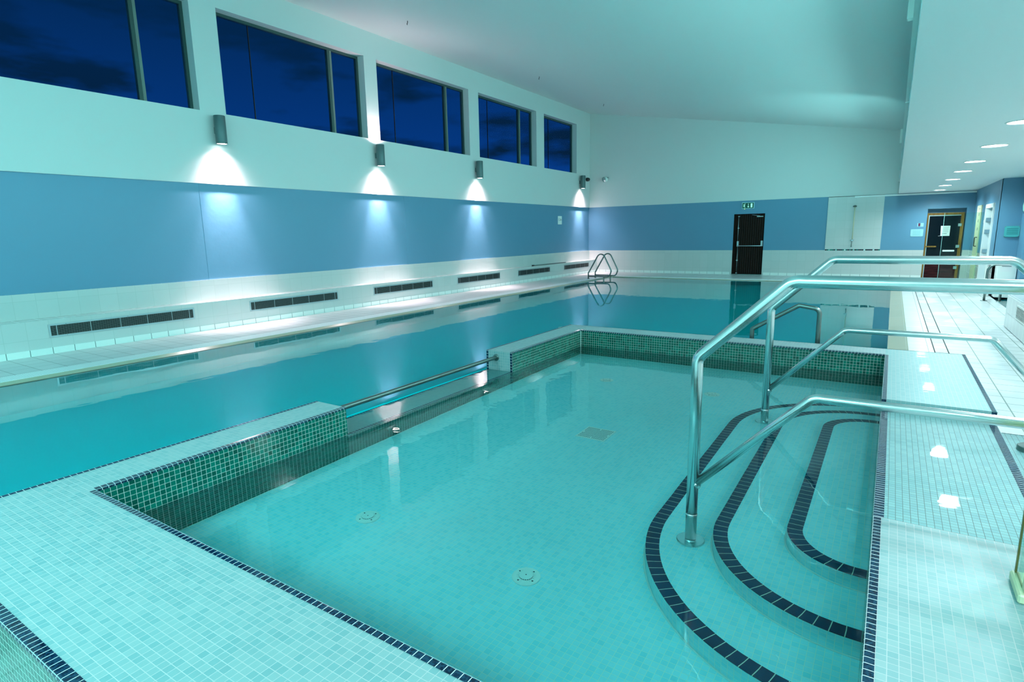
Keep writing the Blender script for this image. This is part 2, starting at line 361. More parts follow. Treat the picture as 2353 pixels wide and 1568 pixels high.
def fillet(pts, rad, n=6):
    """polyline with rounded corners; rad a number or one per inner corner"""
    pts = [Vector(p) for p in pts]; out = [pts[0]]
    for i in range(1, len(pts)-1):
        r = rad[i-1] if isinstance(rad, (list, tuple)) else rad
        a, b, c = pts[i-1], pts[i], pts[i+1]; d1 = (a-b).normalized(); d2 = (c-b).normalized()
        ang = d1.angle(d2)
        t = min(r/math.tan(ang/2), (a-b).length*.49, (c-b).length*.49); rr = t*math.tan(ang/2)
        cen = b+(d1+d2).normalized()*(rr/math.sin(ang/2)); p1 = b+d1*t; p2 = b+d2*t
        v1 = (p1-cen); v2 = (p2-cen); th = v1.angle(v2)
        for k in range(n+1):
            u = k/n; out.append(cen+(v1*math.sin((1-u)*th)+v2*math.sin(u*th))/math.sin(th))
    out.append(pts[-1]); return out

# ------------------------------------------------------------------ floor (deck)
fl = MB()
fl.box(-9.70, -8.22, YN, YF+.1, -.3, DZ, mi=1)                     # left deck
fl.box(-8.22, XQ, YP+.3, YF+.1, -.3, DZ, mi=1)                     # far deck
struct(fl.build('floor', [TD, TL]))
fr_ = MB()
fr_.box(.526, 1.80, Y4, YF+.3, -.3, DZ); fr_.box(XQ, .526, YP+.3, YF+.3, -.3, DZ)
fr_.box(X5, 5.0, -7, Y4, -.3, DZ-.0005); fr_.box(1.80, 5.0, Y4, 10.96, -.3, DZ-.0005); fr_.box(1.80, 5, 15.6, 20.6, -.3, DZ-.0005)
fr_.box(X1+.3, X5, -7, YO, -.9, -.45); fr_.box(X1, X1+.3, -7, YO, -.9, DZ); fr_.box(X5, X5+.02, -7, YO, -.45, -.3); fr_.box(4.2, 5.0, 10.96, 15.6, -.3, DZ-.0005)
struct(fr_.build('floor', [TD]))

# ------------------------------------------------------------------ main pool
pool = thing('swimming_pool', (-4, 12, 0), 'large deck-level swimming pool of turquoise water along the blue wall', 'swimming pool')
m = MB(); D = -1.35
def panel(mb, pts, mi=0): mb.quad(pts, mi=mi)
m.quad([(XP, YN, D), (XQ, YN, D), (XQ, YP, D), (XP, YP, D)])
m.quad([(XP, YN, D), (XP, YP, D), (XP, YP, 0), (XP, YN, 0)])
m.quad([(XQ, Y4, D), (XQ, Y4, -.10), (XQ, YP, -.10), (XQ, YP, D)])
m.quad([(XP, YP, D), (XQ, YP, D), (XQ, YP, 0), (XP, YP, 0)])
m.quad([(XP, YN, D), (XP, YN, DZ), (X1, YN, DZ), (X1, YN, D)])
m.quad([(X1, YN, D), (X1, YN, DZ), (X1, Y4, 0), (X1, Y4, D)])
m.quad([(X1, Y4, D), (X1, Y4, 0), (XQ, Y4, 0), (XQ, Y4, D)])
m.build('basin', PF, pool)
MB().quad([(XQ, Y4, -.10), (XQ, Y4, .0), (XQ, YP, .0), (XQ, YP, -.10)]).build('tile_band', MB_, pool)
cp = MB()
def slope(mb, a, b, za, zb, y0, y1):   # coping strip along Y
    mb.faces([(a, y0, -.05), (a, y0, za), (b, y0, zb), (b, y0, -.05), (a, y1, -.05), (a, y1, za), (b, y1, zb), (b, y1, -.05)],
             [(0, 1, 2, 3), (7, 6, 5, 4), (1, 5, 6, 2), (0, 4, 5, 1), (3, 2, 6, 7)])
slope(cp, XP, -7.92, .001, DZ, YN, YP+.06)
slope(cp, XQ, .27, .001, DZ, Y4+.001, YP+.06)
cp.build('coping', BE, pool)
MB().box(XP, XQ, YP, YP+.06, -.05, .012).build('coping', BE, pool)
g = MB(); g.box(-8.218, -7.92, YN, YP+.3, -.05, DZ+.002)
g.build('overflow_grating', GRW, pool)
MB().box(-7.92, XQ, YP+.06, YP+.3, -.05, DZ-.002).build('overflow_grating', GRW, pool)
MB().box(.27, .526, Y4+.001, YP+.3, -.05, DZ+.001).build('overflow_grating', TL, pool)
dr = MB(); dr.box(.522, .534, Y4, YF-.02, -.05, DZ+.0015); dr.box(.656, .666, Y4, YF-.02, -.05, DZ+.0015)
dr.build('drain_slot', DK, pool)
wm = MB()
for x0, x1, y0, y1 in [(XP, X1, YN, YP), (X1, XQ, Y4, YP)]:
    wm.quad([(x0, y0, 0), (x1, y0, 0), (x1, y1, 0), (x0, y1, 0)])
tag(wm.build('pool_water', WM), 'still turquoise water filling the large swimming pool', 'water', kind='stuff')

# ------------------------------------------------------------------ raised spa pool in mosaic
spa = thing('spa_pool', (-1.8, 4, 0), 'raised mosaic-tiled spa pool with dark-edged curved steps and green inner walls', 'spa pool')
SFZ = -.46
s_ = MB()   # near surround
s_.box(X1, X5, YO, Y0, -.5, H)
s_.build('near_surround', [ML], spa)
def side(mb, x, y0, y1, z0, z1, flip=False):
    q = [(x, y0, z0), (x, y1, z0), (x, y1, z1), (x, y0, z1)]; mb.quad(q[::-1] if flip else q)
def sideY(mb, y, x0, x1, z0, z1):
    mb.quad([(x0, y, z0), (x1, y, z0), (x1, y, z1), (x0, y, z1)])
e = .0008
# left wall in two raised lengths with a low flooded sill between them
w1 = MB(); w1.box(X1, X2, Y0, YA, D, H, mi=0); side(w1, X2+e, Y0, YA, SFZ, H-.012, True); w1.mi[-1] = 1
w1.build('side_wall', [ML, MG], spa)
w2 = MB(); w2.box(X1, X2, YB, Y3, D, H, mi=0); side(w2, X2+e, YB, Y3, SFZ, H-.012, True); w2.mi[-1] = 1
w2.build('side_wall', [ML, MG], spa)
w3 = MB(); w3.box(X1, X2, YA, YB, D, -.012, mi=0); side(w3, X2+e, YA, YB, SFZ, -.02, True); w3.mi[-1] = 1
plab(w3.build('low_sill', [MP, MG], spa), 'low flooded mosaic sill between spa and pool')
w4 = MB(); w4.box(X1, X3, Y3, Y4, D, H, mi=0); sideY(w4, Y3-e, X2, X3, SFZ, H-.012); w4.mi[-1] = 1
w4.build('far_wall', [ML, MG], spa)
# right-hand platform: far raised part, flooded middle, near raised part
pf = MB(); pf.box(X3, X5, Y5, Y4, -.5, H); pf.build('far_platform', [MP], spa)
pm = MB(); pm.box(X3, X5, Y6, Y5, -.5, HM); plab(pm.build('entry_platform', [MW], spa), 'flooded mosaic entry platform at the top of the steps')
pn = MB(); pn.box(X3, X5, Y0, Y6, -.5, H); pn.build('near_platform', [ML], spa)
rw = MB(); side(rw, X3-e, Y0, Y6, SFZ, H-.012); side(rw, X3-e, Y6, Y5, SFZ, HM-.012); side(rw, X3-e, Y5, Y3, SFZ, H-.012)
rw.build('right_inner_face', [MG], spa)
fw = MB(); sideY(fw, YO-e, X1, X5, -.45, H-.012); fw.build('near_outer_face', [MG], spa)
sf = MB(); sf.quad([(X2, Y0, SFZ), (X3, Y0, SFZ), (X3, Y3, SFZ), (X2, Y3, SFZ)]); sf.build('basin_floor', MU, spa)
nf = MB(); sideY(nf, Y0+e, X2, X3, SFZ, H-.012); nf.build('near_inner_face', [MG], spa)
# navy edging tiles: rounded strips one tile wide
def trim(name, a, b, inward, top, wdt=.030, drop=.0135, par=None):
    """edge strip from a to b (the lip of the edge); inward points from the lip over the coping"""
    a = Vector((a[0], a[1], 0)); b = Vector((b[0], b[1], 0)); n = Vector((inward[0], inward[1], 0)).normalized(); Ln = (b-a).length
    prof = [(-.0015, -drop)]
    for k in range(5):
        t = math.pi/2*k/4; prof.append((-.0015+.008*(1-math.cos(t)), -.0070+.0085*math.sin(t)))
    prof.append((wdt, .0015))
    mb = MB()
    for k in range(len(prof)-1):
        (d0, z0), (d1, z1) = prof[k], prof[k+1]
        p = [a+n*d0+Vector((0, 0, top+z0)), b+n*d0+Vector((0, 0, top+z0)), b+n*d1+Vector((0, 0, top+z1)), a+n*d1+Vector((0, 0, top+z1))]
        u = [(0, d0), (Ln, d0), (Ln, d1), (0, d1)]
        nn = (p[1]-p[0]).cross(p[2]-p[0])
        want = -n*(.0 if k > 3 else 1)+Vector((0, 0, 1))
        if nn.dot(want) < 0: p = p[::-1]; u = u[::-1]
        mb.quad(p, uv=u)
    return mb.build(name, MN, par or spa)
trim('edge_trim', (X2, Y0), (X2, YA), (-1, 0), H); trim('edge_trim', (X2, YB), (X2, Y3), (-1, 0), H)
trim('edge_trim', (X1, YO), (X1, YA), (1, 0), H); trim('edge_trim', (X1, YB), (X1, Y4), (1, 0), H)
trim('edge_trim', (X2, Y0), (X3, Y0), (0, -1), H); trim('edge_trim', (X1, YO), (X5, YO), (0, 1), H, wdt=.038)
trim('edge_trim', (X2, Y3), (X3, Y3), (0, 1), H); trim('edge_trim', (X1, Y4), (X5, Y4), (0, -1), H, wdt=.012)
trim('edge_trim', (X3, Y5), (X3, Y3), (1, 0), H); trim('edge_trim', (X3, Y0), (X3, Y6), (1, 0), H); trim('edge_trim', (X3, Y6), (X3, Y5), (1, 0), HM, wdt=.045)
trim('edge_trim', (X5, Y5), (X5, Y4), (-1, 0), H); trim('edge_trim', (X5, Y6), (X5, Y5), (-1, 0), HM, wdt=.045); trim('edge_trim', (X5, YO), (X5, Y6), (-1, 0), H)
trim('edge_trim', (X2, YA), (X2, YB), (-1, 0), -.012); trim('edge_trim', (X1, YA), (X1, YB), (1, 0), -.012)
# dark upright edging on the pier end and on the platform end
for xa, xb in ((X1, X1+.026), (X2-.028, X2)):
    ve = MB().quad([(xa, YB-.0015, -.012), (xb, YB-.0015, -.012), (xb, YB-.0015, H-.002), (xa, YB-.0015, H-.002)], uv=[(0, 0), (0, .02), (H, .02), (H, 0)])
    ve.build('edge_trim', MN, spa)
for xa, xb in ((X3, X3+.03), (X5-.03, X5)):
    vf = MB().quad([(xa, Y5-.0015, HM), (xb, Y5-.0015, HM), (xb, Y5-.0015, H-.002), (xa, Y5-.0015, H-.002)], uv=[(0.003, 0), (0.003, .02), (.028, .02), (.028, 0)])
    vf.build('edge_trim', MN, spa)
# three curved steps
def dshape(r, n=24, x=X3):
    cy0, cy1 = 3.1, 4.9; pts = [(x, cy0-r)]
    for k in range(n+1):
        t = math.pi/2*k/n; pts.append((-r*math.sin(t), cy0-r*math.cos(t)))
    ns = 18
    for k in range(1, ns): pts.append((-r, cy0+(cy1-cy0)*k/ns))
    for k in range(n+1):
        t = math.pi/2*k/n; pts.append((-r*math.cos(t), cy1+r*math.sin(t)))
    pts.append((x, cy1+r)); return pts
for r_, zt_, lab in ((1.035, -.32, 'lowest and widest curved step'), (.69, -.18, 'middle curved step'), (.335, -.04, 'highest and narrowest curved step')):
    o_ = dshape(r_); i_ = dshape(r_-.072); zb_ = zt_-.14
    st = MB(); st.faces([(x, y, zt_) for x, y in i_], [tuple(range(len(i_)-1, -1, -1))])
    acc = 0
    for k in range(len(o_)-1):
        a, b = o_[k], o_[k+1]; dl = math.hypot(b[0]-a[0], b[1]-a[1])
        st.quad([(a[0], a[1], zb_), (a[0], a[1], zt_-.006), (b[0], b[1], zt_-.006), (b[0], b[1], zb_)], uv=[(acc, zb_), (acc, zt_), (acc+dl, zt_), (acc+dl, zb_)]); acc += dl
    so = plab(st.build('step', MU, spa), lab)
    ns = MB(); acc = 0
    for k in range(len(o_)-1):
        a, b, c, d = o_[k], o_[k+1], i_[k+1], i_[k]; dl = math.hypot(b[0]-a[0], b[1]-a[1])
        ns.quad([(a[0], a[1], zt_), (d[0], d[1], zt_), (c[0], c[1], zt_), (b[0], b[1], zt_)], uv=[(acc, 0), (acc, .07), (acc+dl, .07), (acc+dl, 0)])
        ns.quad([(a[0], a[1], zt_-.006), (a[0], a[1], zt_), (b[0], b[1], zt_), (b[0], b[1], zt_-.006)], uv=[(acc, 0), (acc, .005), (acc+dl, .005), (acc+dl, 0)])
        acc += dl
    no = ns.build('nosing', MD, so)
    gl_ = MB().tube([(x-.003 if x < 0 else x, y, zb_+.002) for x, y in dshape(r_+.003)], .005, 6).build('sealant_line', SL, so)
MB().tube([(X2+.003, Y0, SFZ+.003), (X2+.003, Y3-.003, SFZ+.003)], .005, 6).build('sealant_line', SL, spa)
jl = MB(); jl.tube([(X2+.003, Y3-.003, SFZ), (X2+.003, Y3-.003, H-.01)], .004, 6)
jl.build('sealant_line', SL, spa)
ws = MB(); ws.quad([(X2, Y0, 0), (X3, Y0, 0), (X3, Y3, 0), (X2, Y3, 0)]); ws.quad([(X1, YA, 0), (X2, YA, 0), (X2, YB, 0), (X1, YB, 0)])
tag(ws.build('spa_water', WSP), 'clear pale turquoise water filling the raised spa pool', 'water', kind='stuff')
# outer step of the platform and the round base plate on it
os_ = MB(); os_.box(X5, 1.15, Y6-.3, Y5-.03, DZ-.01, .085)
os_.build('outer_step', MW, spa)
trim('edge_trim', (X5, Y5-.03), (1.15, Y5-.03), (0, -1), .085, wdt=.012)
bp_ = thing('base_plate', (.86, 4.69, .085), 'round dull steel base plate on the wet step right of the entry platform', 'base plate')
MB().lathe((.86, 4.69, .085), (0, 0, 1), [(0, .085), (.026, .085), (.03, .081), (.03, 0)], 40).build('disc', SD, bp_)

# return inlets and floor grate
def inlet(loc):
    t = thing('floor_inlet', loc); x, y, z = loc
    MB().lathe(loc, (0, 0, 1), [(0, .074), (.006, .074), (.010, .067), (.010, .036), (.020, .036), (.0215, .0335), (.0215, 0)], 40).build('cover', IW, t)
    h = MB()
    for k in range(20):      # slots round the side of the raised centre cap
        a0, a1 = math.radians(18*k+3.5), math.radians(18*k+14.5); r0 = .0363
        h.quad([(x+math.cos(a0)*r0, y+math.sin(a0)*r0, z+.0115), (x+math.cos(a1)*r0, y+math.sin(a1)*r0, z+.0115), (x+math.cos(a1)*r0, y+math.sin(a1)*r0, z+.018), (x+math.cos(a0)*r0, y+math.sin(a0)*r0, z+.018)])
    for a in (70, 160, 250, 340):
        a = math.radians(a); MB().cyl((x+.052*math.cos(a), y+.052*math.sin(a), z+.009), (x+.052*math.cos(a), y+.052*math.sin(a), z+.0112), .0050, seg=12).build('screw_hole', INK, t)
    h.build('slots', INK, t)
    MB().cyl((x, y, z+.020), (x, y, z+.0225), .0038, seg=12).build('centre_hole', INK, t)
    rb_ = MB()
    for k in range(20):
        a = math.radians(18*k); c, s2 = math.cos(a), math.sin(a)
        rb_.faces([(x+c*.037-s2*.0008, y+s2*.037+c*.0008, z+.010), (x+c*.037+s2*.0008, y+s2*.037-c*.0008, z+.010), (x+c*.054, y+s2*.054, z+.010), (x+c*.037, y+s2*.037, z+.0155)], [(0, 2, 3), (1, 3, 2)])
    rb_.build('ribs', IW, t)
    return t
grp = 'round inlets in the spa floor'
i0 = inlet((-2.581, 2.271, SFZ)); tag(i0, 'round white floor inlet nearest the left spa wall, close to the near edge', 'floor inlet', grp)
dup(i0, (-1.44, 2.287, SFZ), 'round white floor inlet nearest the camera, level with the curved steps')
dup(i0, (-2.549, 5.80, SFZ), 'distant round white floor inlet nearest the far left spa corner')
dup(i0, (-1.401, 5.802, SFZ), 'distant round white floor inlet seen just right of the near rail post')
gt = thing('floor_grate', (-1.955, 4.24, SFZ), 'square white slotted grate in the middle of the spa floor', 'drain grate')
gm = MB(); gx0, gx1, gy0, gy1 = -2.085, -1.825, 4.11, 4.37
gm.box(gx0, gx1, gy0, gy1, SFZ, SFZ+.006); gm.build('plate', IW, gt)
sl = MB()
for i in range(17):
    for j in range(7):
        x = gx0+.020+i*.01375; y = gy0+.018+j*.033
        if (i, j) in ((8, 0), (8, 6), (0, 3), (16, 3)): continue
        sl.quad([(x-.0027, y, SFZ+.0064), (x+.0027, y, SFZ+.0064), (x+.0027, y+.025, SFZ+.0064), (x-.0027, y+.025, SFZ+.0064)])
sl.build('slots', INK, gt)

# ------------------------------------------------------------------ handrails
def handrail(y, label):
    t = thing('handrail', (-.785, y, -.32), label, 'handrail', 'handrails beside the spa steps')
    up = fillet([(-.785, y, -.31), (-.785, y, .862), (-.372, y, 1.262), (.70, y, 1.262), (1.09, y, .86), (1.09, y, .095)], [.075, .085, .085, .075], 7)
    MB().tube(up, .0295, 28).build('top_rail', SS, t)
    lo = fillet([(-.785, y, .165), (-.250, y, .724), (.64, y, .724), (1.09, y, .20)], [.07, .07], 7)
    MB().tube(lo, .0215, 24).build('lower_rail', SS, t)
    for x, z in ((-.785, -.32), (1.09, .03)):
        MB().lathe((x, y, z), (0, 0, 1), [(0, .074), (.012, .074), (.017, .070), (.017, .03), (.026, .0300)], 40).build('base_flange', SS, t)
    MB().lathe((-.785, y, -.004), (0, 0, 1), [(0, .0297), (.003, .0315), (.008, .0315), (.011, .0297)], 32).build('collar', SS, t)
    for k in range(2):
        x, z = ((-.764, .178), (1.068, .222))[k]
        wd = MB().lathe((x, y, z), (1 if k == 0 else -1, 0, 1.02), [(-.006, .026), (.003, .0245), (.008, .0215)], 24)
        wd.build('weld', SS, t)
handrail(2.926, 'nearer stainless steel double handrail rising from the spa steps'); handrail(5.074, 'farther stainless steel double handrail rising from the spa steps')

gr_ = thing('grab_rail', (-.98, 7.30, 0), 'bent stainless grab rail of the main pool behind the far spa wall', 'grab rail')
MB().tube(fillet([(-1.33, 7.31, -.4), (-1.33, 7.31, .325), (-.84, 7.31, .632), (-.625, 7.31, .60), (-.625, 7.31, -.4)], [.03, .03, .07], 6), .0245, 20).build('rail', SD, gr_)
MB().box(-1.40, -.56, 7.238, 7.285, -.42, -.36).build('bracket', SD, gr_)
gb = thing('grab_bar', (-3.62, 4.02, .143), 'long stainless bar across the low opening between spa and swimming pool', 'grab bar')
MB().cyl((-3.62, YA, .143), (-3.62, YB-.004, .143), .021, seg=24).build('bar', SD, gb)
MB().lathe((-3.62, YB-.001, .143), (0, -1, 0), [(0, .038), (.006, .038), (.010, .034), (.012, .022), (.026, .0215)], 28).build('flange', SD, gb)
MB().lathe((-3.62, YA+.001, .143), (0, 1, 0), [(0, .038), (.006, .038), (.010, .034), (.012, .022), (.026, .0215)], 28).build('flange', SD, gb)

# pool ladder
ld = thing('pool_ladder', (-8.0, 17.28, DZ), 'stainless pool ladder with two hooped rails below the depth sign', 'pool ladder')
for y in (17.02, 17.54):
    hp = fillet([(-8.158, y, DZ), (-8.158, y, .215), (-7.715, y, .965), (-7.362, y, .30), (-7.43, y, .112), (-8.15, y, .118)], [.05, .14, .13, .11], 8)
    a = MB().tube(hp, .0205, 16).build('hoop', SD, ld)
    MB().cyl((-7.617, y, .115), (-7.617, y, -1.05), .0205, seg=16).build('stringer', SD, ld)
    MB().lathe((-8.158, y, DZ), (0, 0, 1), [(0, .045), (.007, .045), (.010, .040), (.012, .021)], 24).build('base_flange', SD, ld)
for k in range(3):
    MB().rbox(-7.66, -7.58, 17.03, 17.53, -.33-.27*k, -.305-.27*k, .005).build('tread', SD, ld)

# ------------------------------------------------------------------ left wall
WY0 = -7.0
WIN = [(2.35, 5.593, 3.05, 4.77), (6.044, 9.271, 6.74, 8.46), (9.628, 12.913, 10.318, 12.12), (13.35, 16.414, 14.04, 15.63), (16.892, 19.209, 17.52, None)]
ul = MB(); XO = -9.96
ul.box(XO, XW, WY0, YF, ZB, ZS); ul.box(XO, XW, WY0, YF, ZW, 5.80)
ys = [WY0]+[v for a in WIN for v in a[:2]]+[YF]
for k in range(0, len(ys), 2): ul.box(XO, XW, ys[k], ys[k+1], ZS, ZW)
wl = struct(ul.build('wall_left', [PW]))
bm_ = MB().box(XO, XW-.032, WY0, YF, ZT, ZB).build('painted_band', PB, wl)
MB().box(XO, XW+.006, WY0, YF, -.3, ZT).build('tile_dado', TW, wl)
jt = MB()
for y in (5.448, 10.322): jt.box(XW-.034, XW-.029, y-.006, y+.006, ZT, ZB)
jt.build('movement_joint', PB, wl)
struct(MB().box(XW, -9.376, WY0, YF, DZ-.01, .49).build('trim_1', [TW]))['label'] = 'white tiled heating ledge along the left wall'
struct(MB().box(-9.376, -9.366, WY0, YF, DZ-.005, DZ+.085).build('baseboard_left', [TK]))
XG = -9.90
for i, (a, b, j, mu) in enumerate(WIN):
    o = struct(bpy.data.objects.new('window_%d' % (i+1), None)); C.objects.link(o); o.location = (XG, (a+b)/2, ZS); o['_o'] = (XG, (a+b)/2, ZS)
    f = MB(); fw_ = .05
    f.box(XG-.04, XG+.03, a, a+fw_, ZS, ZW); f.box(XG-.04, XG+.03, b-fw_, b, ZS, ZW); f.box(XG-.04, XG+.03, a+fw_, b-fw_, ZW-fw_, ZW); f.box(XG-.04, XG+.012, a+fw_, b-fw_, ZS, ZS+.02)
    f.build('window_frame', FR, o)
    cuts = [a+fw_, j-.006] ; segs = [(a+fw_, j-.006)]
    if mu: segs += [(j+.006, mu), (mu+.10, b-fw_)]
    else: segs += [(j+.006, b-fw_)]
    for p, q in segs: MB().box(XG-.006, XG+.006, p, q, ZS+.02, ZW-fw_).build('window_pane', GLW, o)
    MB().box(XG-.010, XG+.010, j-.006, j+.006, ZS+.02, ZW-fw_).build('pane_joint', BL, o)
    if mu:
        MB().box(XG-.04, XG+.03, mu, mu+.10, ZS+.02, ZW-fw_).build('mullion', FR, o)
        MB().box(XG+.03, XG+.034, mu+.055, mu+.10, ZS+.02, ZW-fw_).build('mullion_cap', FRL, o)

# heating grilles in the ledge
def grille(loc, ln=1.91, hh=.135):
    t = thing('air_grille', loc); x, y, z = loc; y1 = y+ln; z1 = z+hh
    f = MB(); b = .022
    f.box(x, x+.006, y-b, y1+b, z1, z1+b); f.box(x, x+.006, y-b, y1+b, z-b, z); f.box(x, x+.006, y-b, y, z, z1); f.box(x, x+.006, y1, y1+b, z, z1)
    f.build('frame', AL, t)
    MB().box(x, x+.0012, y, y1, z, z1).build('backing', DK, t)
    s = MB(); nl = 11
    for k in range(nl):
        zz = z+hh*(k+.5)/nl; s.box(x+.0015, x+.0042, y, y1, zz-.0013, zz+.0013)
    for k in range(1, 64): yy = y+ln*k/64; s.box(x+.0013, x+.0025, yy-.0007, yy+.0007, z, z1)
    s.build('louvre', SD, t)
    for yy in (y+.07, y+.47, y+.85, y+1.22, y+1.58, y+1.85): MB().box(x+.004, x+.0055, yy-.004, yy+.004, z, z1).build('divider', AL, t)
    for yy in (y+.18, y+ln/2, y+ln-.18):
        for zz in (z-b/2, z1+b/2): MB().cyl((x+.006, yy, zz), (x+.0075, yy, zz), .004, seg=8).build('screw', INK, t)
    return t
XF = -9.3755
labs = ['dark louvred grille in the tiled ledge, nearest and longest of the six', 'dark louvred grille in the tiled ledge, second from the near end', 'dark louvred grille in the tiled ledge, third from the near end',
        'dark louvred grille in the tiled ledge, third from the pool ladder', 'dark louvred grille in the tiled ledge, second from the pool ladder', 'smallest dark louvred grille in the tiled ledge, behind the pool ladder']
g0 = grille((XF, 3.01, .27)); tag(g0, labs[0], 'air grille', 'louvred grilles in the left ledge')
for k in range(1, 6): dup(g0, (XF, 3.01+2.93*k, .27), labs[k])

# wall lamps
def sconce(loc):
    t = thing('wall_lamp', loc); x, y, z = loc
    b = MB(); b.lathe((x, y, z-.225), (0, 0, 1), [(.012, .074), (0, .080), (0, .087), (.004, .089), (.446, .089), (.450, .087), (.450, .080), (.44, .076)], 40)
    b.build('lamp_body', GR, t)
    MB().rbox(x-.135, x-.08, y-.035, y+.035, z-.055, z+.055, .006).build('bracket', GR, t)
    MB().lathe((x, y, z-.225+.006), (0, 0, -1), [(0, .078), (.004, .05), (.006, 0.0)], 32).build('lamp_face', LAMPW, t)
    MB().lathe((x, y, z+.218), (0, 0, 1), [(0, .078), (.001, 0)], 32).build('upper_lens', BL, t)
    return t
sl_ = ['large grey cylinder wall lamp between the first two windows', 'grey cylinder wall lamp between the second and third windows', 'grey cylinder wall lamp between the third and fourth windows', 'smallest grey cylinder wall lamp beside the far corner, right of the last window']
sc0 = sconce((XSC, SCONCES[0][0], SCONCES[0][1])); tag(sc0, sl_[0], 'wall lamp', 'cylinder lamps on the left wall')
for k in range(1, 4): dup(sc0, (XSC, SCONCES[k][0], SCONCES[k][1]), sl_[k])
sn = thing('motion_sensor', (-9.58, 20.0, 3.43), 'small black sensor beside the farthest wall lamp in the corner', 'sensor')
b = MB(); b.lathe((XW, 20.0, 3.43), (1, 0, 0), [(0, .06), (.05, .07), (.10, .06), (.135, .035), (.15, 0)], 20); b.build('housing', BL, sn)
pc = thing('pole', (-9.5, 16.9, .49), 'long thin dark pole lying on the tiled ledge', 'pole')
MB().tube([(-9.55, 15.95, .505), (-9.44, 17.88, .505)], .013, 12).build('shaft', SD, pc)
MB().tube([(-9.56, 15.83, .505), (-9.55, 15.95, .505)], .017, 12).build('grip', BL, pc)
ds = thing('depth_sign', (XW-.03, 18.0, 1.95), 'small white depth sign on the blue left wall near the corner', 'sign')
MB().rbox(XW-.032, XW-.026, 17.85, 18.13, 1.80, 2.08, .002).build('plate', WP, ds)
def text(body, size, loc, rot, m_, parent, name='lettering', ext=.0005):
    cu = bpy.data.curves.new(name, 'FONT'); cu.body = body; cu.size = size; cu.align_x = 'CENTER'; cu.align_y = 'CENTER'; cu.extrude = ext; cu.materials.append(m_)
    tmp = bpy.data.objects.new(name, cu); C.objects.link(tmp); bpy.context.view_layer.update()
    me = bpy.data.meshes.new_from_object(tmp.evaluated_get(bpy.context.evaluated_depsgraph_get())); bpy.data.objects.remove(tmp)
    o = bpy.data.objects.new(name, me); C.objects.link(o); off = Vector(parent['_o']) if parent else Vector((0, 0, 0))
    o.parent = parent; o.location = Vector(loc)-off; o.rotation_euler = rot
    return o
text('1.2m', .12, (XW-.0255, 17.99, 1.96), (math.pi/2, 0, math.pi/2), INK, ds)

# ------------------------------------------------------------------ far wall
fwm = MB(); T = .35
fwm.box(XW-.3, 5.0, YF, YF+T, ZB, 6.0)                                 # white plaster above the band
wf = struct(fwm.build('wall_far', [PW]))
bb = MB(); yb_ = YF+.012
bb.box(XW-.3, -4.454, yb_, YF+T, ZT, ZB); bb.box(-4.454, -3.507, yb_, YF+T, 2.005, ZB); bb.box(-3.507, -1.735, yb_, YF+T, ZT, ZB)
bb.box(-.30, .754, yb_, YF+T, ZT, ZB); bb.box(.754, 1.625, yb_, YF+T, 1.975, ZB); bb.box(1.625, 5.0, yb_, YF+T, ZT, ZB)
bb.build('painted_band', PB, wf)
dd = MB()
dd.box(XW-.3, -4.454, YF-.006, YF+T, -.3, ZT); dd.box(-3.507, .754, YF-.006, YF+T, -.3, ZT); dd.box(1.625, 5.0, YF-.006, YF+T, -.3, ZT)
dd.build('tile_dado', TW, wf)
sp_ = MB(); sp_.box(-1.735, -.30, YF-.006, YF+T, .862, 2.41); sp_.build('shower_tile_panel', TW, wf)
struct(MB().box(XW, -4.5, YF-.016, YF-.006, DZ-.005, DZ+.085).build('baseboard_far', TK))
struct(MB().box(-3.46, .75, YF-.016, YF-.006, DZ-.005, DZ+.085).build('baseboard_far', TK))
ms = MB(); random.seed(3); x = -1.73; k = 0
cells = []
pat = 'DtlgtDlDDDtwtDgDlDtDDDwDDDDwDDt'
for ch in pat:
    wd_ = .0462
    ms.quad([(x+.003, YF-.008, .822), (x+wd_-.002, YF-.008, .822), (x+wd_-.002, YF-.008, .860), (x+.003, YF-.008, .860)], mi='Dtlgw'.index(ch)); x += wd_
ms.build('mosaic_strip', [BL, principled('mosaic_teal', (.02, .16, .12), .2), principled('mosaic_mint', (.2, .5, .42), .2), principled('mosaic_green', (.03, .22, .14), .2), principled('mosaic_pale', (.5, .7, .66), .2)], wf)
struct(MB().box(-1.05, 1.787, YF-.04, YF, 2.372, 2.415).build('trim_2', PS))['label'] = 'white cornice strip on the far wall'
# fire door
d1 = struct(bpy.data.objects.new('door_1', None)); C.objects.link(d1); d1.location = (-3.98, YF, DZ); d1['_o'] = (-3.98, YF, DZ); d1['label'] = 'dark brown timber fire exit door'
f = MB(); f.box(-4.454, -4.39, YF+.02, YF+.2, DZ, 2.005); f.build('door_frame', WD, d1)
MB().box(-4.39, -3.507, YF+.06, YF+.12, DZ+.02, 2.0).build('door_leaf', WD, d1)
gv = MB()
for k in range(1, 13): xx = -4.39+.883*k/13; gv.box(xx-.003, xx+.003, YF+.0585, YF+.061, DZ+.03, 1.99)
gv.build('board_groove', BL, d1)
pb = MB(); pb.tube([(-4.295, YF+.0, .975), (-3.56, YF+.0, .975)], .014, 12); pb.rbox(-4.33, -4.27, YF+.0, YF+.06, .95, 1.13, .006); pb.rbox(-3.59, -3.53, YF+.0, YF+.06, .96, 1.14, .006)
pb.build('panic_bar', AL, d1)
rb = MB(); rb.tube([(-4.31, YF+.045, 1.13), (-4.31, YF+.045, 1.93)], .008, 8); rb.tube([(-4.30, YF+.045, .95), (-4.30, YF+.045, .07)], .008, 8)
for z in (1.93, 1.55, .5, .08): rb.box(-4.33, -4.28, YF+.035, YF+.06, z-.012, z+.012)
rb.build('bolt_rod', AL, d1)
